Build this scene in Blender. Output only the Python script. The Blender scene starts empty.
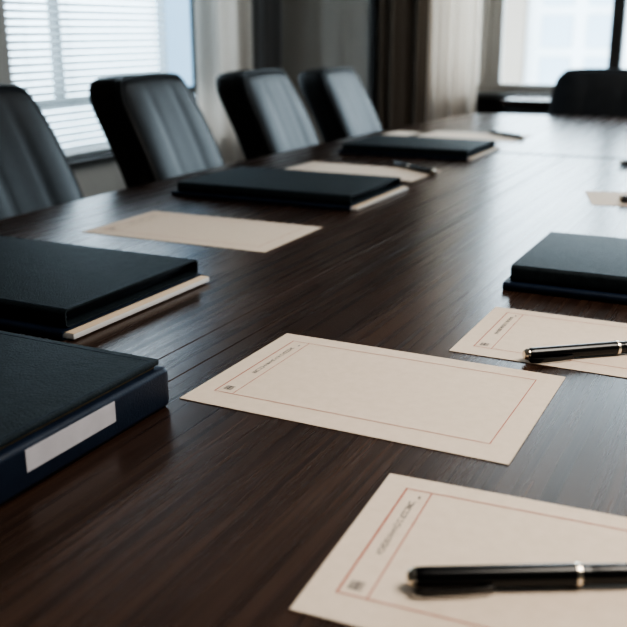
import bpy, bmesh, math, random
from mathutils import Vector, Matrix
random.seed(7)
PI = math.pi
COL = bpy.context.scene.collection
TZ = 0.75                                   # table top height

# ------------------------------------------------------------------ helpers
def link(name, me, m, parent=None):
    o = bpy.data.objects.new(name, me)
    COL.objects.link(o)
    if m is not None:
        me.materials.append(m)
    if parent is not None:
        o.parent = parent
    return o

def obj(name, bm, m, parent=None, smooth=True, angle=40):
    bmesh.ops.recalc_face_normals(bm, faces=bm.faces)
    me = bpy.data.meshes.new(name)
    bm.to_mesh(me); bm.free()
    if smooth:
        for p in me.polygons: p.use_smooth = True
        try: me.set_sharp_from_angle(angle=math.radians(angle))
        except Exception: pass
    return link(name, me, m, parent)

def tag(o, label=None, cat=None, group=None, kind=None):
    if label: o['label'] = label
    if cat: o['category'] = cat
    if group: o['group'] = group
    if kind: o['kind'] = kind
    return o

def thing(name, label, cat, loc=(0, 0, 0), rz=0, group=None):
    o = bpy.data.objects.new(name, None)
    COL.objects.link(o)
    o.location = loc; o.rotation_euler = (0, 0, rz)
    o.empty_display_size = 0.1
    return tag(o, label, cat, group)

def dup(root, loc, rz, label, group=None):
    r = root.copy(); COL.objects.link(r)
    r.location = loc; r.rotation_euler = (0, 0, rz)
    r['label'] = label
    if group: r['group'] = group
    for ch in list(root.children):
        c = ch.copy(); COL.objects.link(c); c.parent = r
        for g in list(ch.children):
            d = g.copy(); COL.objects.link(d); d.parent = c
    return r

def add_box(bm, x0, x1, y0, y1, z0, z1, bevel=0.0, seg=2):
    t = bmesh.new()
    bmesh.ops.create_cube(t, size=1)
    for v in t.verts:
        v.co = Vector(((x0 + x1) / 2 + v.co.x * (x1 - x0), (y0 + y1) / 2 + v.co.y * (y1 - y0), (z0 + z1) / 2 + v.co.z * (z1 - z0)))
    if bevel > 0:
        bmesh.ops.bevel(t, geom=t.edges[:], offset=bevel, segments=seg, profile=0.5, affect='EDGES')
    me = bpy.data.meshes.new('t'); t.to_mesh(me); t.free()
    bm.from_mesh(me); bpy.data.meshes.remove(me)
    return bm

def box(*a, **k):
    return add_box(bmesh.new(), *a, **k)

def add_lathe(bm, prof, n=24, axis='z', org=(0, 0, 0)):
    """profile of (radius, distance along axis)"""
    rings = []
    for r, d in prof:
        ring = []
        for i in range(n):
            a = 2 * PI * i / n
            p = {'z': (r * math.cos(a), r * math.sin(a), d), 'x': (d, r * math.cos(a), r * math.sin(a))}[axis]
            ring.append(bm.verts.new(Vector(p) + Vector(org)))
        rings.append(ring)
    for a, b in zip(rings, rings[1:]):
        for i in range(n):
            bm.faces.new((a[i], a[(i + 1) % n], b[(i + 1) % n], b[i]))
    bm.faces.new(rings[0]); bm.faces.new(rings[-1])
    return bm

def add_loft(bm, loops, cap=True):
    """join successive closed loops of points"""
    R = [[bm.verts.new(p) for p in lp] for lp in loops]
    n = len(R[0])
    for a, b in zip(R, R[1:]):
        for i in range(n):
            bm.faces.new((a[i], a[(i + 1) % n], b[(i + 1) % n], b[i]))
    if cap:
        bm.faces.new(R[0]); bm.faces.new(R[-1])
    return bm

def rrect(w0, w1, h0, h1, r, n=6):
    """rounded rectangle outline, list of (a, b)"""
    pts = []
    r = min(r, (w1 - w0) / 2 * .999, (h1 - h0) / 2 * .999)
    for cx, cy, s in ((w1 - r, h1 - r, 0), (w0 + r, h1 - r, 1), (w0 + r, h0 + r, 2), (w1 - r, h0 + r, 3)):
        for i in range(n + 1):
            a = PI / 2 * (s + i / n)
            pts.append((cx + r * math.cos(a), cy + r * math.sin(a)))
    return pts

# ------------------------------------------------------------------ materials
def mat(name, col, rough=.5, spec=.5, metal=0.0):
    m = bpy.data.materials.new(name); m.use_nodes = True
    b = m.node_tree.nodes['Principled BSDF']
    b.inputs['Base Color'].default_value = (*col, 1)
    b.inputs['Roughness'].default_value = rough
    b.inputs['Specular IOR Level'].default_value = spec
    b.inputs['Metallic'].default_value = metal
    return m

def nd(m, t, **k):
    n = m.node_tree.nodes.new(t)
    for a, v in k.items():
        if a in n.inputs: n.inputs[a].default_value = v
        else: setattr(n, a, v)
    return n

def lk(m, a, b): m.node_tree.links.new(a, b)
def bsdf(m): return m.node_tree.nodes['Principled BSDF']

def noise_mat(name, c0, c1, scale=(8, 8, 8), rough=.5, bump=0.0, bump_scale=None, spec=.5, detail=4.0, metal=0.0, rv=0.0, dist=.002):
    m = mat(name, c0, rough, spec, metal)
    tc = nd(m, 'ShaderNodeTexCoord'); mp = nd(m, 'ShaderNodeMapping', Scale=scale)
    lk(m, tc.outputs['Object'], mp.inputs['Vector'])
    n = nd(m, 'ShaderNodeTexNoise', Scale=1.0, Detail=detail, Roughness=.6)
    lk(m, mp.outputs[0], n.inputs['Vector'])
    r = nd(m, 'ShaderNodeValToRGB')
    r.color_ramp.elements[0].position = .3; r.color_ramp.elements[0].color = (*c0, 1)
    r.color_ramp.elements[1].position = .72; r.color_ramp.elements[1].color = (*c1, 1)
    lk(m, n.outputs['Fac'], r.inputs['Fac']); lk(m, r.outputs['Color'], bsdf(m).inputs['Base Color'])
    if rv:
        mr = nd(m, 'ShaderNodeMapRange'); mr.inputs['To Min'].default_value = rough - rv; mr.inputs['To Max'].default_value = rough + rv
        lk(m, n.outputs['Fac'], mr.inputs['Value']); lk(m, mr.outputs[0], bsdf(m).inputs['Roughness'])
    if bump:
        mp2 = nd(m, 'ShaderNodeMapping', Scale=bump_scale or scale)
        lk(m, tc.outputs['Object'], mp2.inputs['Vector'])
        n2 = nd(m, 'ShaderNodeTexNoise', Scale=1.0, Detail=3.0)
        lk(m, mp2.outputs[0], n2.inputs['Vector'])
        bp = nd(m, 'ShaderNodeBump', Strength=bump, Distance=dist)
        lk(m, n2.outputs['Fac'], bp.inputs['Height']); lk(m, bp.outputs[0], bsdf(m).inputs['Normal'])
    return m

def wood_mat(name, dark, mid, light, rough):
    m = mat(name, mid, rough, .5)
    tc = nd(m, 'ShaderNodeTexCoord')
    # broad bands, long streaks along the table and fine pores
    outs = []
    for sc, det in (((9, .5, 9), 3.0), ((75, 1.1, 75), 4.0), ((420, 5, 420), 3.0)):
        mp = nd(m, 'ShaderNodeMapping', Scale=sc); lk(m, tc.outputs['Object'], mp.inputs['Vector'])
        n = nd(m, 'ShaderNodeTexNoise', Scale=1.0, Detail=det, Roughness=.6, Distortion=.05)
        lk(m, mp.outputs[0], n.inputs['Vector']); outs.append(n.outputs['Fac'])
    a = nd(m, 'ShaderNodeMath', operation='MULTIPLY'); a.inputs[1].default_value = .35; lk(m, outs[0], a.inputs[0])
    b = nd(m, 'ShaderNodeMath', operation='MULTIPLY_ADD'); b.inputs[1].default_value = .35
    lk(m, outs[1], b.inputs[0]); lk(m, a.outputs[0], b.inputs[2])
    c = nd(m, 'ShaderNodeMath', operation='MULTIPLY_ADD'); c.inputs[1].default_value = .30
    lk(m, outs[2], c.inputs[0]); lk(m, b.outputs[0], c.inputs[2])
    r = nd(m, 'ShaderNodeValToRGB')
    e = r.color_ramp.elements
    e[0].position = .41; e[0].color = (*dark, 1); e[1].position = .60; e[1].color = (*light, 1)
    k = e.new(.5); k.color = (*mid, 1)
    lk(m, c.outputs[0], r.inputs['Fac']); lk(m, r.outputs['Color'], bsdf(m).inputs['Base Color'])
    mr = nd(m, 'ShaderNodeMapRange'); mr.inputs['To Min'].default_value = rough + .07; mr.inputs['To Max'].default_value = rough - .07
    lk(m, outs[1], mr.inputs['Value']); lk(m, mr.outputs[0], bsdf(m).inputs['Roughness'])
    bp = nd(m, 'ShaderNodeBump', Strength=.10, Distance=.0006)
    lk(m, outs[2], bp.inputs['Height']); lk(m, bp.outputs[0], bsdf(m).inputs['Normal'])
    return m

def glass_mat(name, tint=(1, 1, 1), gloss=.08):
    m = bpy.data.materials.new(name); m.use_nodes = True
    nt = m.node_tree; nt.nodes.remove(nt.nodes['Principled BSDF'])
    t = nd(m, 'ShaderNodeBsdfTransparent'); t.inputs['Color'].default_value = (*tint, 1)
    g = nd(m, 'ShaderNodeBsdfGlossy', Roughness=.02)
    f = nd(m, 'ShaderNodeFresnel', IOR=1.45)
    mx = nd(m, 'ShaderNodeMixShader')
    ge = nd(m, 'ShaderNodeNewGeometry'); iv = nd(m, 'ShaderNodeMath', operation='SUBTRACT'); iv.inputs[0].default_value = 1
    lk(m, ge.outputs['Backfacing'], iv.inputs[1]); mu = nd(m, 'ShaderNodeMath', operation='MULTIPLY')
    lk(m, f.outputs[0], mu.inputs[0]); lk(m, iv.outputs[0], mu.inputs[1])
    lk(m, mu.outputs[0], mx.inputs[0]); lk(m, t.outputs[0], mx.inputs[1]); lk(m, g.outputs[0], mx.inputs[2])
    lk(m, mx.outputs[0], nt.nodes['Material Output'].inputs['Surface'])
    return m

def cloth_mat(name, col, trans=.3, wave=0):
    m = bpy.data.materials.new(name); m.use_nodes = True
    nt = m.node_tree; nt.nodes.remove(nt.nodes['Principled BSDF'])
    tc = nd(m, 'ShaderNodeTexCoord'); mp = nd(m, 'ShaderNodeMapping', Scale=(300, 300, 40)); lk(m, tc.outputs['Object'], mp.inputs['Vector'])
    n = nd(m, 'ShaderNodeTexNoise', Scale=1.0, Detail=2.0); lk(m, mp.outputs[0], n.inputs['Vector'])
    r = nd(m, 'ShaderNodeValToRGB'); lk(m, n.outputs['Fac'], r.inputs['Fac'])
    r.color_ramp.elements[0].color = (*[c * .85 for c in col], 1); r.color_ramp.elements[1].color = (*col, 1)
    d = nd(m, 'ShaderNodeBsdfDiffuse'); t = nd(m, 'ShaderNodeBsdfTranslucent')
    lk(m, r.outputs[0], d.inputs['Color']); lk(m, r.outputs[0], t.inputs['Color'])
    mx = nd(m, 'ShaderNodeMixShader'); mx.inputs[0].default_value = trans
    lk(m, d.outputs[0], mx.inputs[1]); lk(m, t.outputs[0], mx.inputs[2])
    lk(m, mx.outputs[0], nt.nodes['Material Output'].inputs['Surface'])
    return m

M = {}
M['wood'] = wood_mat('walnut', (.018, .0088, .0056), (.040, .0215, .0145), (.074, .042, .029), .27)
M['wood_dark'] = wood_mat('dark_wood', (.008, .005, .004), (.016, .010, .008), (.03, .018, .013), .35)
M['groove'] = mat('groove', (.004, .003, .003), .8, .1)
M['chair'] = noise_mat('black_leather', (.009, .010, .012), (.016, .017, .020), (14, 14, 14), .42, .25, (160, 160, 160), .24, rv=.05)
M['chair_back'] = noise_mat('black_shell', (.006, .006, .006), (.010, .010, .010), (14, 14, 14), .55, .2, (200, 200, 200), .3)
M['piping'] = mat('piping', (.010, .010, .010), .45, .4)
M['cover'] = noise_mat('grained_cover', (.014, .0205, .0255), (.025, .035, .042), (60, 60, 60), .54, .9, (380, 380, 380), .19, dist=.0016)
M['navy'] = noise_mat('navy_spine', (.007, .0135, .031), (.011, .021, .043), (30, 30, 30), .46, .3, (380, 380, 380), .35)
M['inner'] = mat('folder_inside', (.010, .014, .022), .6, .3)
M['tan'] = mat('tan_page_edge', (.30, .22, .12), .8, .2)
M['pages'] = noise_mat('page_edges', (.60, .60, .60), (.74, .74, .74), (3, 3, 900), .8, 0, None, .2)
M['cream_pages'] = noise_mat('cream_page', (.60, .48, .36), (.68, .55, .42), (3, 3, 400), .8, 0, None, .2)
M['label'] = noise_mat('spine_label', (.50, .49, .53), (.56, .55, .59), (40, 40, 40), .65, 0, None, .3)
M['paper'] = noise_mat('cream_paper', (.68, .575, .475), (.73, .62, .52), (70, 70, 70), .75, .08, (300, 300, 300), .25)
M['red'] = mat('red_ink', (.42, .10, .075), .8, .2)
M['ink'] = mat('grey_ink', (.16, .15, .15), .8, .2)
M['pen'] = mat('black_lacquer', (.004, .004, .005), .22, .5)
M['silver'] = mat('silver_trim', (.75, .68, .58), .22, .5, 1.0)
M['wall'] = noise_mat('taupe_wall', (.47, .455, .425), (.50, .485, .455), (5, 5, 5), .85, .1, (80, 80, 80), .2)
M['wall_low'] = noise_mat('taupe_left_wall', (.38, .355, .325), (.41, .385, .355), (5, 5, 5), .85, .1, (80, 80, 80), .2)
M['ceiling'] = noise_mat('ceiling_white', (.55, .54, .52), (.6, .59, .57), (5, 5, 5), .9, .05, (60, 60, 60), .2)
M['carpet'] = noise_mat('dark_carpet', (.045, .040, .036), (.07, .063, .057), (90, 90, 90), .95, .6, (500, 500, 500), .1)
M['frame'] = noise_mat('window_frame_paint', (.33, .31, .285), (.36, .34, .31), (8, 8, 8), .5, 0, None, .4)
M['frame_dark'] = noise_mat('dark_bronze_frame', (.045, .042, .040), (.055, .052, .049), (8, 8, 8), .45, 0, None, .4)
M['glass'] = glass_mat('window_glass', (.93, .97, .98))
M['blue_glass'] = glass_mat('left_window_glass', (.92, .96, .98))
M['tinted_glass'] = glass_mat('tinted_window_glass', (.33, .40, .45))
M['slat'] = cloth_mat('blind_slat', (.52, .56, .575), .26)
M['blind_rail'] = mat('blind_rail', (.55, .57, .58), .5)
M['cord'] = mat('blind_cord', (.35, .37, .38), .8)
M['curtain_beige'] = cloth_mat('beige_curtain', (.76, .71, .66), .52)
M['curtain_grey'] = cloth_mat('grey_curtain', (.23, .23, .235), .10)
M['curtain_brown'] = cloth_mat('brown_curtain', (.20, .165, .135), .10)
M['curtain_sheer'] = cloth_mat('sheer_curtain', (.92, .85, .78), .62)
M['steel'] = mat('chair_metal', (.35, .35, .36), .3, .5, 1.0)
M['plastic'] = mat('black_plastic', (.012, .012, .012), .5, .4)
M['facade'] = noise_mat('white_facade', (.42, .43, .44), (.45, .46, .47), (.4, .4, .4), .8, 0, None, .2)
M['facade_glass'] = noise_mat('facade_window', (.26, .31, .35), (.29, .335, .375), (.3, .3, .3), .5, 0, None, .3)
M['pier'] = noise_mat('sandstone_pier', (.21, .175, .145), (.225, .19, .16), (.3, .3, .3), .85, 0, None, .2)
M['black_panel'] = mat('black_panel', (.012, .010, .009), .5, .3)
M['lamp_panel'] = mat('diffuser', (.8, .8, .8), .5)

# ------------------------------------------------------------------ room shell
X0, X1, Y0, Y1, ZC = -3.30, 3.2, -3.0, 6.0, 2.8
TH = .18
def struct(name, bm, m, parent=None, smooth=False):
    o = obj(name, bm, m, parent, smooth)
    if parent is None: o['kind'] = 'structure'
    return o
struct('floor', box(X0 - TH, X1 + TH, Y0 - TH, Y1 + TH, -.12, 0), M['carpet'])
struct('ceiling', box(X0 - TH, X1 + TH, Y0 - TH, Y1 + TH, ZC, ZC + .12), M['ceiling'])
LW = (3.392, 5.38, .545, 2.55)            # left window opening: y0 y1 z0 z1
FW = (-2.06, 1.60, .80, 2.60)            # far window opening: x0 x1 z0 z1
bm = bmesh.new()
add_box(bm, X0 - TH, X0, Y0, LW[0], 0, ZC); add_box(bm, X0 - TH, X0, LW[1], Y1, 0, ZC)
add_box(bm, X0 - TH, X0, LW[0], LW[1], 0, LW[2]); add_box(bm, X0 - TH, X0, LW[0], LW[1], LW[3], ZC)
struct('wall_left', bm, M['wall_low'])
bm = bmesh.new()
add_box(bm, X0 - TH, FW[0], Y1, Y1 + TH, 0, ZC); add_box(bm, FW[1], X1 + TH, Y1, Y1 + TH, 0, ZC)
add_box(bm, FW[0], FW[1], Y1, Y1 + TH, 0, FW[2]); add_box(bm, FW[0], FW[1], Y1, Y1 + TH, FW[3], ZC)
struct('wall_far', bm, M['wall'])
struct('wall_right', box(X1, X1 + TH, Y0, Y1, 0, ZC), M['wall'])
struct('wall_near', box(X0 - TH, X1 + TH, Y0 - TH, Y0, 0, ZC), M['wall'])
struct('baseboard_left', box(X0, X0 + .015, Y0, Y1 - .016, 0, .10, bevel=.004), M['frame'])
struct('baseboard_far', box(X0, X1, Y1 - .015, Y1, 0, .10, bevel=.004), M['frame'])
struct('trim_1', box(-2.545, -2.505, Y1 - .05, Y1, .10, ZC, bevel=.004), M['wood_dark'])

# left window: frame with a transom and one mullion, panes
def ring_frame(bm, axis, a0, a1, z0, z1, d0, d1, w):
    def b(p0, p1, q0, q1):
        if axis == 'y': add_box(bm, d0, d1, p0, p1, q0, q1, bevel=.004)
        else: add_box(bm, p0, p1, d0, d1, q0, q1, bevel=.004)
    b(a0, a0 + w, z0, z1); b(a1 - w, a1, z0, z1); b(a0 + w, a1 - w, z0, z0 + w); b(a0 + w, a1 - w, z1 - w, z1)
bm = bmesh.new(); ring_frame(bm, 'y', LW[0], LW[1], LW[2], LW[3], X0 - .12, X0 - .06, .045)
w1 = struct('window_1', bm, M['frame_dark'])
bm = bmesh.new()
add_box(bm, X0 - .115, X0 - .065, LW[0] + .045, LW[1] - .045, .80, .85, bevel=.003)
struct('transom', bm, M['frame_dark'], w1)
bm = bmesh.new()
add_box(bm, X0 - .115, X0 - .065, 3.80, 3.84, .85, LW[3] - .045, bevel=.003)
struct('mullion', bm, M['frame_dark'], w1)
struct('mullion', box(X0 - .115, X0 - .065, 5.10, 5.145, LW[2] + .045, LW[3] - .045, bevel=.003), M['frame_dark'], w1)
struct('glass_pane', box(X0 - .094, X0 - .088, LW[0] + .03, 3.81, .84, LW[3] - .03), M['blue_glass'], w1)
struct('glass_pane', box(X0 - .094, X0 - .088, 3.83, 4.71, .84, LW[3] - .03), M['blue_glass'], w1)
struct('glass_pane', box(X0 - .094, X0 - .088, 4.712, 5.12, .84, LW[3] - .03), M['tinted_glass'], w1)
struct('glass_pane', box(X0 - .094, X0 - .088, 5.125, LW[1] - .03, .84, LW[3] - .03), M['blue_glass'], w1)
struct('glass_pane', box(X0 - .094, X0 - .088, LW[0] + .03, LW[1] - .03, LW[2] + .03, .81), M['blue_glass'], w1)
struct('window_sill', box(X0 - .06, X0 + .06, LW[0] - .03, LW[1] + .03, LW[2] - .03, LW[2], bevel=.006), M['frame_dark'], w1)

# far window: frame, two mullions, panes, sill
bm = bmesh.new(); ring_frame(bm, 'x', FW[0], FW[1], FW[2], FW[3], Y1 + .04, Y1 + .10, .055)
w2 = struct('window_2', bm, M['frame'])
struct('mullion', box(-1.80, -1.735, Y1 + .035, Y1 + .10, FW[2] + .055, FW[3] - .055, bevel=.003), M['frame'], w2)
struct('mullion', box(-1.735, -1.66, Y1 + .045, Y1 + .095, FW[2] + .055, FW[3] - .055, bevel=.003), M['frame'], w2)
xs = [-1.66, -.985, .35, 1.545]
for i, xm in enumerate((-.985, .35)):
    struct('mullion', box(xm, xm + .075, Y1 + .03, Y1 + .105, FW[2] + .055, FW[3] - .055, bevel=.003), M['frame_dark'], w2)
for a, b in ((-2.015, -1.79), (-1.67, -.98), (-.92, .36), (.42, 1.56)):
    struct('glass_pane', box(a, b, Y1 + .068, Y1 + .074, FW[2] + .045, FW[3] - .045), M['glass'], w2)
struct('window_sill', box(FW[0] - .05, FW[1] + .05, Y1 - .10, Y1 + .04, FW[2] - .035, FW[2], bevel=.006), M['frame_dark'], w2)
struct('trim_2', box(-1.80, 1.7, Y1 - .03, Y1 - .001, .12, FW[2] - .04, bevel=.004), M['black_panel'])

# ------------------------------------------------------------------ blinds
bl = thing('window_blind', 'pale horizontal slat blind hanging in the left window', 'blind', (X0 - .02, 4.0, LW[2]))
BY0, BY1 = 3.36 - 4.0, 4.70 - 4.0
BYL = 3.398 - 4.0
bm = bmesh.new()
z = .055; pitch = .036; k = 0
while z < LW[3] - LW[2] - .05:
    if .055 < z < .27:
        tilt = math.radians(57)
    else:
        tilt = math.radians(57)
    # the slat's room edge hangs low; slats with a slight crown
    hw = .0165
    pts = []
    for t in (-1, -.33, .33, 1):
        dx = hw * t * math.cos(tilt); dz = -hw * t * math.sin(tilt) + .002 * (1 - t * t)
        pts.append((dx, z + dz))
    va = [bm.verts.new((p[0], BYL, p[1])) for p in pts]
    vb = [bm.verts.new((p[0], BY1, p[1])) for p in pts]
    for i in range(3): bm.faces.new((va[i], va[i + 1], vb[i + 1], vb[i]))
    z += pitch
obj('slats', bm, M['slat'], bl)
obj('bottom_rail', box(-.016, .016, BYL, BY1, .012, .034, bevel=.005), M['blind_rail'], bl)
obj('head_rail', box(-.018, .018, BYL, BY1, LW[3] - LW[2] - .045, LW[3] - LW[2] - .001, bevel=.003), M['blind_rail'], bl)
for y in (-.50, -.18, .55):
    bm = bmesh.new(); add_lathe(bm, [(.0018, .03), (.0018, LW[3] - LW[2] - .04)], 8, 'z', (.018, y, 0))
    obj('ladder_cord', bm, M['cord'], bl)

# ------------------------------------------------------------------ curtains (wavy sheets hanging from the ceiling to just above the floor)
def curtain(name, label, p0, p1, folds, amp, m, seed, z0=.012, z1=ZC - .002):
    rnd = random.Random(seed)
    p0, p1 = Vector(p0), Vector(p1)
    d = (p1 - p0); L = d.length; d.normalize(); nrm = Vector((-d.y, d.x))
    root = thing(name, label, 'curtain', ((p0.x + p1.x) / 2, (p0.y + p1.y) / 2, 0))
    N = folds * 14; rows = 10
    ph = [rnd.uniform(-.5, .5) for _ in range(folds + 2)]; am = [rnd.uniform(.65, 1.1) for _ in range(folds + 2)]
    bm = bmesh.new(); G = []
    for j in range(rows + 1):
        v = j / rows; row = []
        for i in range(N + 1):
            u = i / N; k = u * folds; ki = int(k)
            a = am[ki] * (1 - (k - ki)) + am[ki + 1] * (k - ki)
            f = ph[ki] * (1 - (k - ki)) + ph[ki + 1] * (k - ki)
            off = amp * a * math.sin(2 * PI * k + f) * (1.0 - .25 * v) + .006 * math.sin(9 * u + 5 * v)
            off -= amp * .35 * a * math.sin(4 * PI * k + f * 2)
            p = p0 + d * (u * L) + nrm * off - Vector((root.location.x, root.location.y))
            row.append(bm.verts.new((p.x, p.y, z0 + (z1 - z0) * v)))
        G.append(row)
    for j in range(rows):
        for i in range(N): bm.faces.new((G[j][i], G[j][i + 1], G[j + 1][i + 1], G[j + 1][i]))
    o = obj('drape', bm, m, root)
    s = o.modifiers.new('thick', 'SOLIDIFY'); s.thickness = .003
    return root
curtain('curtain', 'pale beige curtain at the right end of the slat blind', (X0 + .10, 4.83), (X0 + .10, 5.50), 3, .030, M['curtain_beige'], 3)
curtain('curtain', 'grey curtain in the room corner beside the pale beige one', (X0 + .10, 5.53), (X0 + .10, 5.90), 3, .030, M['curtain_grey'], 5)
curtain('curtain', 'dark brown curtain with deep folds beside the far window', (-2.44, Y1 - .13), (-2.09, Y1 - .13), 2, .060, M['curtain_brown'], 11)
curtain('curtain', 'light sheer curtain drawn to the far window frame', (-2.085, Y1 - .16), (-1.745, Y1 - .16), 3, .034, M['curtain_sheer'], 23)

# ------------------------------------------------------------------ outside: office block across the street
ob = thing('office_building', 'white office block with pale blue windows outside the far window', 'building', (-11, 60, -14))
obj('wall', box(-6.0, 30, 0, 12, 0, 19.0), M['facade'], ob, False)
obj('corner_pier', box(-7.6, -3.9, -.6, 12, 0, 19.2, bevel=.05), M['pier'], ob, False)
wb = box(-.95, .95, -.05, .05, -.95, .95, bevel=.03)
w_me = None
for i in range(6):
    for j in range(6):
        cx = -2.6 + .6 + i * 2.75; cz = 5.0 + j * 2.5 + .1
        if w_me is None:
            o = obj('window', wb, M['facade_glass'], ob, False); w_me = o.data
        else:
            o = bpy.data.objects.new('window', w_me); COL.objects.link(o); o.parent = ob
        o.location = (cx, -.06, cz)

# ------------------------------------------------------------------ conference table
TCX, TCY = -.7035, 2.30
TY0, TY1 = -.45, 5.06
def xl(y): return -1.682 + .0224 * (y - TCY) ** 2 if True else 0
def xr(y): return 2 * TCX - xl(y)
def yend(x): return TY1 + .05 - .09 * ((x - TCX) / .95) ** 2
def ystart(x): return TY0 - .05 + .09 * ((x - TCX) / .95) ** 2
tb = thing('conference_table', 'long dark walnut boat shaped conference table with polished top', 'table', (TCX, TCY, 0))
SX0, SX1, SY = -.7345, -.6725, 3.42
GAP = .0011; CGAP = .014; TT = .042
def slab(name, outline, z0, z1, m, bev=.0002):
    bm = bmesh.new()
    vs = [bm.verts.new((x - TCX, y - TCY, z0)) for x, y in outline]
    f = bm.faces.new(vs)
    r = bmesh.ops.extrude_face_region(bm, geom=[f])
    for v in r['geom']:
        if isinstance(v, bmesh.types.BMVert): v.co.z = z1
    bmesh.ops.recalc_face_normals(bm, faces=bm.faces)
    ed = [e for e in bm.edges if abs(e.verts[0].co.z - z1) < 1e-6 and abs(e.verts[1].co.z - z1) < 1e-6]
    bmesh.ops.bevel(bm, geom=ed, offset=bev, segments=2, profile=.5, affect='EDGES')
    return obj(name, bm, m, tb, False)
NS = 14
def side(fn, ya, yb): return [(fn(ya + (yb - ya) * i / NS), ya + (yb - ya) * i / NS) for i in range(NS + 1)]
def fil(p, q, s, n=6):          # rounded corner p->q->s
    out = []
    for i in range(n + 1):
        t = i / n
        out.append(((1 - t) ** 2 * p[0] + 2 * t * (1 - t) * q[0] + t * t * s[0], (1 - t) ** 2 * p[1] + 2 * t * (1 - t) * q[1] + t * t * s[1]))
    return out
RC = .06
yfl = yend(xl(TY1)); yfr = yend(xr(TY1)); ysl = ystart(xl(TY0))
# near left, centre strip, near right
far_l = fil((xl(yfl - RC), yfl - RC), (xl(yfl), yfl), (xl(yfl) + RC, yend(xl(yfl) + RC)))
far_r = fil((xr(yfl) - RC, yend(xr(yfl) - RC)), (xr(yfl), yfl), (xr(yfl - RC), yfl - RC))
near_l = fil((xl(ysl) + RC, ystart(xl(ysl) + RC)), (xl(ysl), ysl), (xl(ysl + RC), ysl + RC))
near_r = fil((xr(ysl + RC), ysl + RC), (xr(ysl), ysl), (xr(ysl) - RC, ystart(xr(ysl) - RC)))
ol = near_l + side(xl, ysl + RC + .02, SY - CGAP) + [(SX0 - GAP, SY - CGAP), (SX0 - GAP, ystart(SX0))]
slab('top_panel', ol, TZ - TT, TZ, M['wood'])
slab('top_panel', [(SX0 + GAP, ystart(SX0)), (SX0 + GAP, SY - CGAP), (SX1 - GAP, SY - CGAP), (SX1 - GAP, ystart(SX1))], TZ - TT, TZ, M['wood'])
orr = [(SX1 + GAP, ystart(SX1)), (SX1 + GAP, SY - CGAP)] + side(xr, SY - CGAP, ysl + RC + .02) + near_r
slab('top_panel', orr, TZ - TT, TZ, M['wood'])
mid = [(x, yend(x)) for x in [xl(yfl) + RC + (xr(yfl) - xl(yfl) - 2 * RC) * i / 12 for i in range(1, 12)]]
slab('top_panel', side(xl, SY + CGAP, yfl - RC - .02) + far_l + mid + far_r + side(xr, yfl - RC - .02, SY + CGAP), TZ - TT, TZ, M['wood'])
obj('joint_strip', box(xl(SY) + .01 - TCX, xr(SY) - .01 - TCX, SY - TCY - .0136, SY - TCY + .0136, TZ - TT, TZ - .0008), M['groove'], tb, False)
bm = bmesh.new()
ins = .10
ou = [(xl(y) + ins, y) for y in [-.35 + 5.3 * i / 12 for i in range(13)]] + [(xr(y) - ins, y) for y in [4.95 - 5.3 * i / 12 for i in range(13)]]
lo = [[(x - TCX, y - TCY, zz) for x, y in ou] for zz in (TZ - TT - .05, TZ - TT)]
add_loft(bm, lo)
obj('under_frame', bm, M['wood_dark'], tb, False)
for yy in (.55, 4.05):
    bm = bmesh.new(); add_box(bm, -.30, .30, yy - TCY - .35, yy - TCY + .35, .06, TZ - TT - .05, bevel=.02)
    p = obj('pedestal', bm, M['wood_dark'], tb)
    obj('plinth', box(-.36, .36, yy - TCY - .42, yy - TCY + .42, 0, .06, bevel=.01), M['black_panel'], p)

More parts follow.
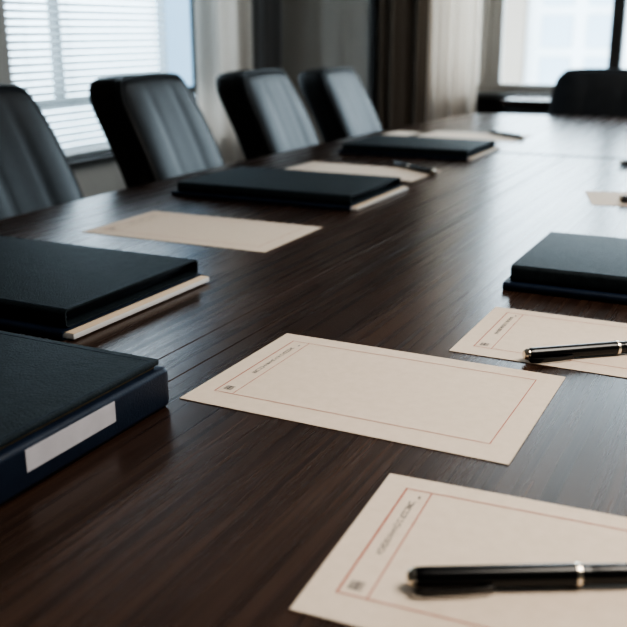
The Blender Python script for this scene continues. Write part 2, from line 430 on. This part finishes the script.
# ------------------------------------------------------------------ chairs
def back_pt(u, v, W0, W1, H, rise):
    """outline map: u -1..1 across, v 0..1 up"""
    w = W0 + (W1 - W0) * v ** 1.4
    e = max(0., abs(u) - .0)
    top = H - .012 * u * u - .050 * max(0, (abs(u) - .74) / .26) ** 2.4
    z = v * top
    yy = u * w / 2 * (1 - .05 * max(0, (v - .8) / .2) ** 2)
    return yy, z
def lean(z):
    return -.055 * (z / .6) - .30 * max(0, z - .12) + .022 * math.sin(PI * min(1, z / .5))
def make_chair(label):
    c = thing('office_chair', label, 'chair', (0, 0, 0), 0, 'black leather chairs along the left side of the table')
    ZB, H, W0, W1 = .47, .575, .46, .44
    NU, NV = 30, 26
    # front cushion: pillow with two shallow channels each side of a flat centre panel
    bm = bmesh.new(); F = []; B = []
    for j in range(NV + 1):
        v = j / NV; rf = []; rb = []
        for i in range(NU + 1):
            u = -1 + 2 * i / NU
            yy, z = back_pt(u, v, W0, W1, H, 0)
            edge = (1 - abs(u) ** 5) * (1 - max(0, (v - .55) / .45) ** 5)
            ch = sum(math.exp(-((u - q) / .09) ** 2) for q in (-.34, .34)) * .0032 * min(1, v * 4) * min(1, (1 - v) * 7)
            ch += sum(math.exp(-((u - q) / .03) ** 2) for q in (-.12, .0, .12)) * .0010 * min(1, (1 - v) * 5)
            x = lean(z) + .030 * edge - .020 * (1 - u * u) * math.sin(PI * v) - ch
            rf.append(bm.verts.new((x, yy, ZB + z))); rb.append(bm.verts.new((lean(z) - .034, yy, ZB + z)))
        F.append(rf); B.append(rb)
    for j in range(NV):
        for i in range(NU):
            bm.faces.new((F[j][i], F[j][i + 1], F[j + 1][i + 1], F[j + 1][i])); bm.faces.new((B[j][i + 1], B[j][i], B[j + 1][i], B[j + 1][i + 1]))
    per = [(0, i) for i in range(NU + 1)] + [(j, NU) for j in range(1, NV + 1)] + [(NV, i) for i in range(NU - 1, -1, -1)] + [(j, 0) for j in range(NV - 1, 0, -1)]
    for a, b in zip(per, per[1:] + per[:1]):
        bm.faces.new((F[b[0]][b[1]], F[a[0]][a[1]], B[a[0]][a[1]], B[b[0]][b[1]]))
    o = obj('backrest', bm, M['chair'], c, True, 70)
    # rear shell, thick with a rounded rim
    bm = bmesh.new(); loops = []
    for dx, sh in ((-.034, .010), (-.040, .0), (-.110, .0), (-.132, .005), (-.146, .018), (-.153, .045)):
        lp = []
        for a in per:
            u = -1 + 2 * a[1] / NU; v = a[0] / NV
            yy, z = back_pt(u, v, W0, W1, H, 0)
            yc, zc = 0, H * .5
            k = 1 - sh / .22
            lp.append((lean(z) + dx, yy * k, ZB + zc + (z - zc) * (1 - sh / .30)))
        loops.append(lp)
    add_loft(bm, loops)
    sh = obj('back_shell', bm, M['chair_back'], c, True, 60)
    # piping along the front rim
    bm = bmesh.new()
    ring = []
    path = [a for a in per if not (a[0] == 0 and 0 < a[1] < NU)]
    path = [(j, NU) for j in range(0, NV + 1)] + [(NV, i) for i in range(NU - 1, -1, -1)] + [(j, 0) for j in range(NV - 1, -1, -1)]
    lp = []
    P = []
    for j, i in path:
        yy, z = back_pt(-1 + 2 * i / NU, j / NV, W0, W1, H, 0); P.append(Vector((lean(z) - .004, yy * 1.004, ZB + z * 1.003)))
    for k, p in enumerate(P):
        t = (P[min(k + 1, len(P) - 1)] - P[max(k - 1, 0)]).normalized(); n1 = Vector((1, 0, 0)); n2 = t.cross(n1).normalized(); n1 = n2.cross(t)
        lp.append([p + n1 * .0045 * math.cos(2 * PI * q / 8) + n2 * .0045 * math.sin(2 * PI * q / 8) for q in range(8)])
    add_loft(bm, lp)
    obj('piping', bm, M['piping'], o)
    # seat
    bm = bmesh.new(); lp = []
    for zz, s in ((.40, .03), (.405, .012), (.425, 0), (.455, 0), (.475, .012), (.485, .04), (.487, .10)):
        lp.append([(a, b, zz) for a, b in rrect(-.03 + s, .44 - s, -.225 + s, .225 - s, .07)])
    add_loft(bm, lp); obj('seat', bm, M['chair'], c, True, 50)
    obj('seat_plate', box(.08, .34, -.10, .10, .365, .40, bevel=.008), M['plastic'], c)
    bm = bmesh.new(); add_box(bm, -.165, .10, -.035, .035, .372, .392, bevel=.004); add_box(bm, -.180, -.150, -.035, .035, .372, .62, bevel=.006)
    obj('back_bracket', bm, M['plastic'], c)
    bm = bmesh.new(); add_lathe(bm, [(.028, .09), (.028, .22), (.018, .225), (.018, .366)], 20, 'z', (.21, 0, 0)); obj('gas_column', bm, M['steel'], c)
    bm = bmesh.new(); add_lathe(bm, [(.045, .07), (.045, .105), (.03, .12)], 20, 'z', (.21, 0, 0))
    for k in range(5):
        a = 2 * PI * k / 5 + .3
        lp = []
        for r, hw, z0, z1 in ((.03, .028, .075, .11), (.16, .022, .068, .095), (.27, .016, .062, .082)):
            cx, cy = .21 + r * math.cos(a), r * math.sin(a); nx, ny = -math.sin(a) * hw, math.cos(a) * hw
            lp.append([(cx + nx, cy + ny, z0), (cx - nx, cy - ny, z0), (cx - nx, cy - ny, z1), (cx + nx, cy + ny, z1)])
        add_loft(bm, lp)
    base = obj('star_base', bm, M['steel'], c, True, 30)
    for k in range(5):
        a = 2 * PI * k / 5 + .3
        bm = bmesh.new()
        for s in (-1, 1):
            t = bmesh.new(); add_lathe(t, [(.012, -.009), (.026, -.007), (.029, 0), (.026, .007), (.012, .009)], 18, 'x')
            t.transform(Matrix.Translation((.21 + .255 * math.cos(a) - s * .012 * math.sin(a), .255 * math.sin(a) + s * .012 * math.cos(a), .0295)) @ Matrix.Rotation(a + PI / 2, 4, 'Z'))
            me = bpy.data.meshes.new('t'); t.to_mesh(me); t.free(); bm.from_mesh(me); bpy.data.meshes.remove(me)
        add_lathe(bm, [(.007, .03), (.007, .066)], 10, 'z', (.21 + .255 * math.cos(a), .255 * math.sin(a), 0))
        obj('caster', bm, M['plastic'], base)
    return c
CH = [(-1.765, 1.885, 0.05, 'black leather chair nearest the camera, cut off by the left picture edge'),
      (-1.765, 2.675, 0.05, 'black leather chair in front of the slat blind, second from the left'),
      (-1.770, 3.475, 0.03, 'black leather chair in front of the pale beige curtain, third from the left'),
      (-1.790, 4.255, 0.02, 'black leather chair before the grey wall, farthest on the left side')]
proto = None
for x, y, r, lab in CH:
    if proto is None:
        proto = make_chair(lab); proto.location = (x, y, 0); proto.rotation_euler = (0, 0, r)
    else:
        dup(proto, (x, y, 0), r, lab).scale = (1, 1, {3.475: .985, 4.255: .965}.get(y, 1))
hc = dup(proto, (-.870, 5.17, 0), -PI / 2, 'black leather chair at the far head of the table before the far window')
if 'group' in hc: del hc['group']
hc.scale = (1, 1.25, .94)

# ------------------------------------------------------------------ credenza under the far window
cr = thing('credenza', 'low dark wood credenza under the far window', 'credenza', (-.30, 5.73, 0))
obj('top_board', box(-1.21, 1.2, -.19, .19, .765, .79, bevel=.003), M['wood'], cr)
obj('carcass', box(-1.19, 1.18, -.165, .185, .05, .765, bevel=.003), M['black_panel'], cr)
for k in range(4):
    x = -1.18 + k * .59
    d = obj('door', box(x, x + .58, -.182, -.165, .07, .755, bevel=.003), M['black_panel'], cr)
    obj('handle', box(x + .50, x + .515, -.200, -.182, .50, .66, bevel=.003), M['steel'], d)
obj('plinth', box(-1.15, 1.15, -.14, .17, 0, .05), M['plastic'], cr)

# ------------------------------------------------------------------ stationery on the table
PAPER_T = .0007
def strip(bm, x0, y0, x1, y1, w, z):
    d = Vector((x1 - x0, y1 - y0)); d.normalize(); n = Vector((-d.y, d.x)) * w / 2
    ps = [(x0 - d.x * w / 2 + n.x, y0 - d.y * w / 2 + n.y, z), (x1 + d.x * w / 2 + n.x, y1 + d.y * w / 2 + n.y, z),
          (x1 + d.x * w / 2 - n.x, y1 + d.y * w / 2 - n.y, z), (x0 - d.x * w / 2 - n.x, y0 - d.y * w / 2 - n.y, z)]
    bm.faces.new([bm.verts.new(p) for p in reversed(ps)])
def paper(label, x, y, L, S, rz=0, printed=True, seed=1, z=TZ + .0003, name='paper_sheet', group='cream printed sheets on the table', bold=1.0):
    """(x, y) is the near left corner; L along local x, S along local y"""
    p = thing(name, label, 'paper', (x, y, z), rz, group)
    bm = bmesh.new(); n = 10
    top = []
    add_box(bm, 0, L, 0, S, 0, PAPER_T)
    obj('sheet', bm, M['paper'], p, False)
    if not printed: return p
    zt = PAPER_T + .00025
    sx, sy = L / .415, S / .28
    fx0, fx1, fd = .026 * sx, (.415 - .032) * sx, .052 * sx
    fy0, fy1 = .040 * sy, (.28 - .028) * sy
    bm = bmesh.new(); w = .0011 * bold
    strip(bm, fx0, fy0, fx0, fy1, w * 1.25, zt); strip(bm, fx1, fy0, fx1, fy1, w, zt)
    strip(bm, fx0 + w * .7, fy0, fx1 - w * .7, fy0, w * .9, zt); strip(bm, fx0 + w * .7, fy1, fx1 - w * .7, fy1, w * .9, zt)
    strip(bm, fd, fy0 + w * .6, fd, fy1 - w * .6, w * .8, zt)
    obj('red_border', bm, M['red'], p, False)
    # the tiny header line, too small and soft to read: letter sized strokes
    rnd = random.Random(seed); bm = bmesh.new()
    xm = (fx0 + fd) / 2 + .000; h = .0050 * sx
    yy = fy1 - .026 * sy; k = 0
    words = (7, 1, 5, 6)
    for wl in words:
        for q in range(wl):
            lw = .0056 * sy * rnd.choice((.8, 1, 1.1))
            kind = rnd.randint(0, 4)
            t = .0008
            x0, x1, ya, yb = xm - h / 2, xm + h / 2, yy, yy - lw * .72
            if kind in (0, 1, 3): strip(bm, x0, ya, x1, ya, t, zt)
            if kind in (1, 2, 4): strip(bm, x0, yb, x1, yb, t, zt + .00002)
            if kind in (0, 2, 4): strip(bm, x1, ya, x1, yb, t, zt + .00004)
            if kind in (1, 3): strip(bm, xm, ya, xm, yb, t, zt + .00004)
            if kind in (0, 4): strip(bm, x0, ya, x0, yb, t, zt + .00004)
            if kind == 2: strip(bm, x0, ya, x1, yb, t, zt + .00006)
            yy -= lw
        yy -= .0035 * sy
    strip(bm, xm + .004 * sx, fy1 - .014 * sy, xm + .004 * sx, fy1 - .0165 * sy, .0022, zt)
    obj('header_text', bm, M['ink'], p, False)
    bm = bmesh.new(); cx, cy, r = xm - .001, fy0 + .016 * sy, .0052 * sx
    for q in range(4):
        strip(bm, cx - r, cy - r + q * r * .66, cx + r, cy - r + q * r * .66, .0014, zt)
    strip(bm, cx, cy - r, cx, cy + r, .0018, zt + .00002); strip(bm, cx - r, cy - r, cx - r, cy + r * .6, .0012, zt + .00002)
    obj('emblem', bm, M['ink'], p, False)
    return p
paper('cream sheet with thin red border lying in the centre foreground', -.626, .877, .418, .286, 0, seed=3)
paper('cream sheet at the bottom right corner with a large blurred pen on it', -.2975, .551, .418, .253, 0.062, seed=9, bold=1.35)
paper('cream sheet on the right with a pen, in front of the right folder', -.380, 1.195, .418, .243, 0, seed=4)
paper('cream sheet without a pen, behind the portfolio at the left picture edge', -1.395, 1.606, .478, .282, .012, seed=5)
paper('cream sheet with a pen behind the middle left folder', -1.447, 2.640, .475, .245, -.03, seed=6)
paper('cream sheet with a pen near the far left end of the table', -1.400, 3.790, .440, .265, -.07, seed=7)
paper('small cream sheet at the right picture edge beside the bright reflection', -.409, 2.455, .36, .222, .27, seed=8, printed=False)
paper('small pale slip at the left table edge behind the farthest folder', -1.565, 3.80, .125, .17, -.12, seed=8, printed=False, group='')

# ---- pens
def make_pen(label):
    """pen along +x starting at its cap end, lying on its side; clip towards -y"""
    p = thing('ballpoint_pen', label, 'pen', (0, 0, 0), 0, 'black pens with silver trim')
    R = .0092
    bm = bmesh.new(); add_lathe(bm, [(R * .90, .004), (R * .97, .006), (R, .012), (R * 1.03, .136)], 28, 'x'); obj('cap', bm, M['pen'], p)
    bm = bmesh.new(); add_lathe(bm, [(R * .35, -.0025), (R * .62, -.002), (R * .80, .0005), (R * .93, .003), (R * .93, .0058)], 28, 'x'); obj('end_finial', bm, M['silver'], p)
    bm = bmesh.new(); add_lathe(bm, [(R * 1.0, .136), (R * 1.08, .1365), (R * 1.10, .1385), (R * 1.08, .1405), (R * 1.0, .141)], 28, 'x'); obj('ring', bm, M['silver'], p)
    bm = bmesh.new(); add_lathe(bm, [(R * .93, .141), (R * .95, .146), (R * .90, .148), (R * .94, .150), (R * .92, .185), (R * .80, .215), (R * .55, .232)], 28, 'x'); obj('barrel', bm, M['pen'], p)
    bm = bmesh.new(); add_lathe(bm, [(R * .55, .232), (R * .45, .236), (R * .16, .245), (R * .10, .248)], 20, 'x'); obj('tip', bm, M['silver'], p)
    # clip: strip held off the cap, curving in at its free end
    bm = bmesh.new(); lp = []
    for xx, off, w, t in ((.0015, R * .6, .0030, .0016), (.003, R * 1.40, .0036, .0016), (.010, R * 1.62, .0038, .0015), (.045, R * 1.55, .0034, .0014), (.062, R * 1.30, .0030, .0016), (.067, R * 1.26, .0026, .0012)):
        c, s = math.cos(math.radians(-162)), math.sin(math.radians(-162))
        pts = []
        for a, b in ((-w, 0), (w, 0), (w, t), (-w, t)):
            d = off + b
            pts.append((xx, c * d - s * a, s * d + c * a))
        lp.append(pts)
    add_loft(bm, lp); obj('clip', bm, M['pen'], p, True, 30)
    return p
ZP = TZ + .0003 + PAPER_T + .0102
def ang(x0, y0, x1, y1): return math.atan2(y1 - y0, x1 - x0)
pen = make_pen('large black pen in the bottom right corner on the nearest sheet')
pen.location = (-.222, .619, ZP); pen.rotation_euler = (0, 0, ang(-.222, .619, -.066, .703))
dup(pen, (-.271, 1.197, ZP), ang(-.271, 1.197, -.156, 1.288), 'black pen with silver end on the right sheet before the right folder')
dup(pen, (-.954, 2.767, ZP), ang(-.954, 2.767, -1.142, 2.906), 'black pen on the sheet behind the middle left folder')
dup(pen, (-.949, 3.869, ZP), ang(-.949, 3.869, -1.09, 3.976), 'black pen on the sheet near the far left end of the table')
dup(pen, (-.458, 3.229, ZP - PAPER_T), ang(0, 0, 1, .35), 'black pen end at the right picture edge by the table seam')
dup(pen, (-.349, 2.520, ZP), ang(0, 0, 1, .30), 'black pen end on the small sheet at the right picture edge')

# ---- folders: a padded portfolio lying on a thinner document folder with pages
def sleeve(bm, x0, x1, y0, y1, z0, z1, r, t):
    """leather wrap, rounded along the near and far edges, open at both ends"""
    out = rrect(y0, y1, z0, z1, r, 6); inn = rrect(y0 + t, y1 - t, z0 + t, z1 - t, max(r - t, .001), 6)
    A = [[bm.verts.new((x, a, b)) for a, b in prof] for x in (x0, x1) for prof in (out, inn)]
    o0, i0, o1, i1 = A; n = len(out)
    for k in range(n):
        q = (k + 1) % n
        bm.faces.new((o0[k], o0[q], o1[q], o1[k])); bm.faces.new((i0[q], i0[k], i1[k], i1[q]))
        bm.faces.new((o0[q], o0[k], i0[k], i0[q])); bm.faces.new((o1[k], o1[q], i1[q], i1[k]))
def make_portfolio():
    """origin = near right corner of the lower folder on the table"""
    W, D = .53, .385
    f = thing('document_folder', '', 'folder', (0, 0, 0), 0, 'black and navy folders set out on the table')
    bm = bmesh.new(); sleeve(bm, -W, -.004, 0, D, 0, .014, .006, .0018)
    lo = obj('lower_cover', bm, M['navy'], f, True, 35)
    bm = bmesh.new(); add_box(bm, -W + .02, .012, .008, D - .008, .0022, .0104, bevel=.0005)
    obj('page_stack', bm, M['pages'], lo)
    bm = bmesh.new(); add_box(bm, -W + .02, .0118, .0083, D - .0083, .0105, .0115, bevel=.0003)
    obj('cream_pages', bm, M['cream_pages'], lo)
    bm = bmesh.new(); sleeve(bm, -W + .010, -.009, .016, D - .012, .0142, .0430, .0080, .0030)
    up = obj('upper_cover', bm, M['cover'], f, True, 35)
    # seam stitched along the right rim of the cover
    bm = bmesh.new(); add_box(bm, -.016, -.0145, .022, D - .022, .0428, .0433)
    add_box(bm, -W + .022, -.016, .0215, .0225, .0428, .0433)
    obj('stitching', bm, M['navy'], up, False)
    bm = bmesh.new(); add_box(bm, -W + .02, -.030, .018, D - .018, .0175, .0260, bevel=.001); add_box(bm, -W + .02, -.022, .018, D - .018, .0275, .0345, bevel=.001)
    obj('inner_pad', bm, M['inner'], up)
    return f
pf = make_portfolio()
pf.location = (-.905, .985, TZ + .0002); pf['label'] = 'black portfolio on a navy folder with pages, left edge behind the ring binder'
f3 = dup(pf, (-.940, 2.100, TZ + .0002), 0, 'black portfolio on a navy folder in the middle left of the table'); f3.scale = (1.04, .98, .86)
f4 = dup(pf, (-.955, 3.130, TZ + .0002), 0, 'black portfolio on a navy folder, farthest along the left side'); f4.scale = (.95, .98, .82)
f5 = dup(pf, (.105, 1.545, TZ + .0002), 0, 'black portfolio on a navy folder at the right picture edge'); f5.scale = (.95, .90, 1.0)

# ---- ring binder with the labelled spine
rb = thing('ring_binder', 'dark navy ring binder with white label on its spine, left foreground', 'binder', (-.623, .853, TZ + .0002), 0)
WB, LB, HB = .32, .42, .056
bm = bmesh.new()
# spine: an upright board with rounded top and far end
out = rrect(-.024, 0, 0, .0505, .007, 5)
lp = []
for yy, s in ((-LB, .004), (-LB + .003, .001), (-LB + .008, 0), (-.008, 0), (-.003, .001), (0, .004)):
    lp.append([(-.012 + (a + .012) * (1 - s * 30), yy, .025 + (b - .025) * (1 - s * 12)) for a, b in out])
add_loft(bm, lp)
sp = obj('spine', bm, M['navy'], rb, True, 40)
bm = bmesh.new(); add_box(bm, -.0003, .0006, -.244, -.104, .0205, .0450, bevel=.0002)
obj('spine_label', bm, M['label'], sp, False)
bm = bmesh.new(); add_box(bm, -WB, -.010, -LB + .004, -.004, 0, .005, bevel=.0015); obj('bottom_cover', bm, M['cover'], rb)
bm = bmesh.new()
out = [(a, b) for a, b in rrect(-WB, -.010, -LB + .002, -.001, .006, 5)]
lp = [[(-.165 + (a + .165) * k, -.21 + (b + .21) * k, zz) for a, b in out] for zz, k in ((.0535, .992), (.0540, .998), (.0555, 1), (.0575, 1), (.0590, .998), (.0595, .992))]
add_loft(bm, lp)
tc = obj('top_cover', bm, M['cover'], rb, True, 45)
bm = bmesh.new(); add_box(bm, -.0165, -.0155, -LB + .01, -.012, .0594, .0599); add_box(bm, -WB + .01, -.0165, -.0130, -.0120, .0594, .0599)
obj('stitching', bm, M['navy'], tc, False)
bm = bmesh.new(); add_box(bm, -WB + .012, -.026, -LB + .012, -.012, .006, .0480, bevel=.001); obj('page_stack', bm, M['pages'], rb)
bm = bmesh.new(); add_box(bm, -WB + .012, -.0135, -LB + .01, -.010, .0482, .0522, bevel=.0006); obj('divider_sheet', bm, M['tan'], rb)

# ------------------------------------------------------------------ light
w = bpy.data.worlds.new('overcast'); bpy.context.scene.world = w; w.use_nodes = True
nt = w.node_tree; bg = nt.nodes['Background']
tcn = nt.nodes.new('ShaderNodeTexCoord'); sx = nt.nodes.new('ShaderNodeSeparateXYZ'); rp = nt.nodes.new('ShaderNodeValToRGB')
nt.links.new(tcn.outputs['Generated'], sx.inputs[0]); nt.links.new(sx.outputs['Z'], rp.inputs[0])
rp.color_ramp.elements[0].position = 0.0; rp.color_ramp.elements[0].color = (.72, .83, .92, 1)
rp.color_ramp.elements[1].position = .6; rp.color_ramp.elements[1].color = (.86, .93, 1.0, 1)
nt.links.new(rp.outputs[0], bg.inputs[0]); bg.inputs[1].default_value = 7.0

def area(name, loc, rot, sx_, sy_, energy=0, col=(1, 1, 1), portal=False):
    l = bpy.data.lights.new(name, 'AREA'); l.shape = 'RECTANGLE'; l.size = sx_; l.size_y = sy_; l.energy = energy; l.color = col
    if portal: l.cycles.is_portal = True
    o = bpy.data.objects.new(name, l); COL.objects.link(o); o.location = loc; o.rotation_euler = rot
    return o
area('far_window_portal', ((FW[0] + FW[1]) / 2, Y1 + .16, (FW[2] + FW[3]) / 2), (-PI / 2, 0, 0), FW[1] - FW[0], FW[3] - FW[2], portal=True)
area('left_window_portal', (X0 - .16, (LW[0] + LW[1]) / 2, (LW[2] + LW[3]) / 2), (0, -PI / 2, 0), LW[3] - LW[2], LW[1] - LW[0], portal=True)
area('ceiling_fill', (.9, 1.2, ZC - .03), (0, 0, 0), 1.4, 1.4, 60, (1, .92, .82))  # unseen overhead fill, added to brighten the papers and the interior
area('ceiling_fill', (-.7, 4.3, ZC - .03), (0, 0, 0), 1.2, 1.2, 8, (1, .93, .85))  # second unseen fill, added to lift the walls at the far end

# ------------------------------------------------------------------ camera
cam = bpy.data.cameras.new('camera'); co = bpy.data.objects.new('camera', cam); COL.objects.link(co)
cam.sensor_width = 36; cam.lens = 916 / 627 * 36; cam.clip_start = .02; cam.clip_end = 300
yaw, pitch_, roll = math.radians(26.54), math.radians(17.17), math.radians(.17)
co.matrix_world = Matrix.Translation((0, 0, 1.19)) @ Matrix.Rotation(yaw, 4, 'Z') @ Matrix.Rotation(PI / 2 - pitch_, 4, 'X') @ Matrix.Rotation(-roll, 4, 'Z')
cam.dof.use_dof = True; cam.dof.focus_distance = 1.22; cam.dof.aperture_fstop = cam.lens / 11.0
bpy.context.scene.camera = co
vs = bpy.context.scene.view_settings
vs.view_transform = 'AgX'
try: vs.look = 'AgX - High Contrast'
except Exception: pass
vs.exposure = 0.2
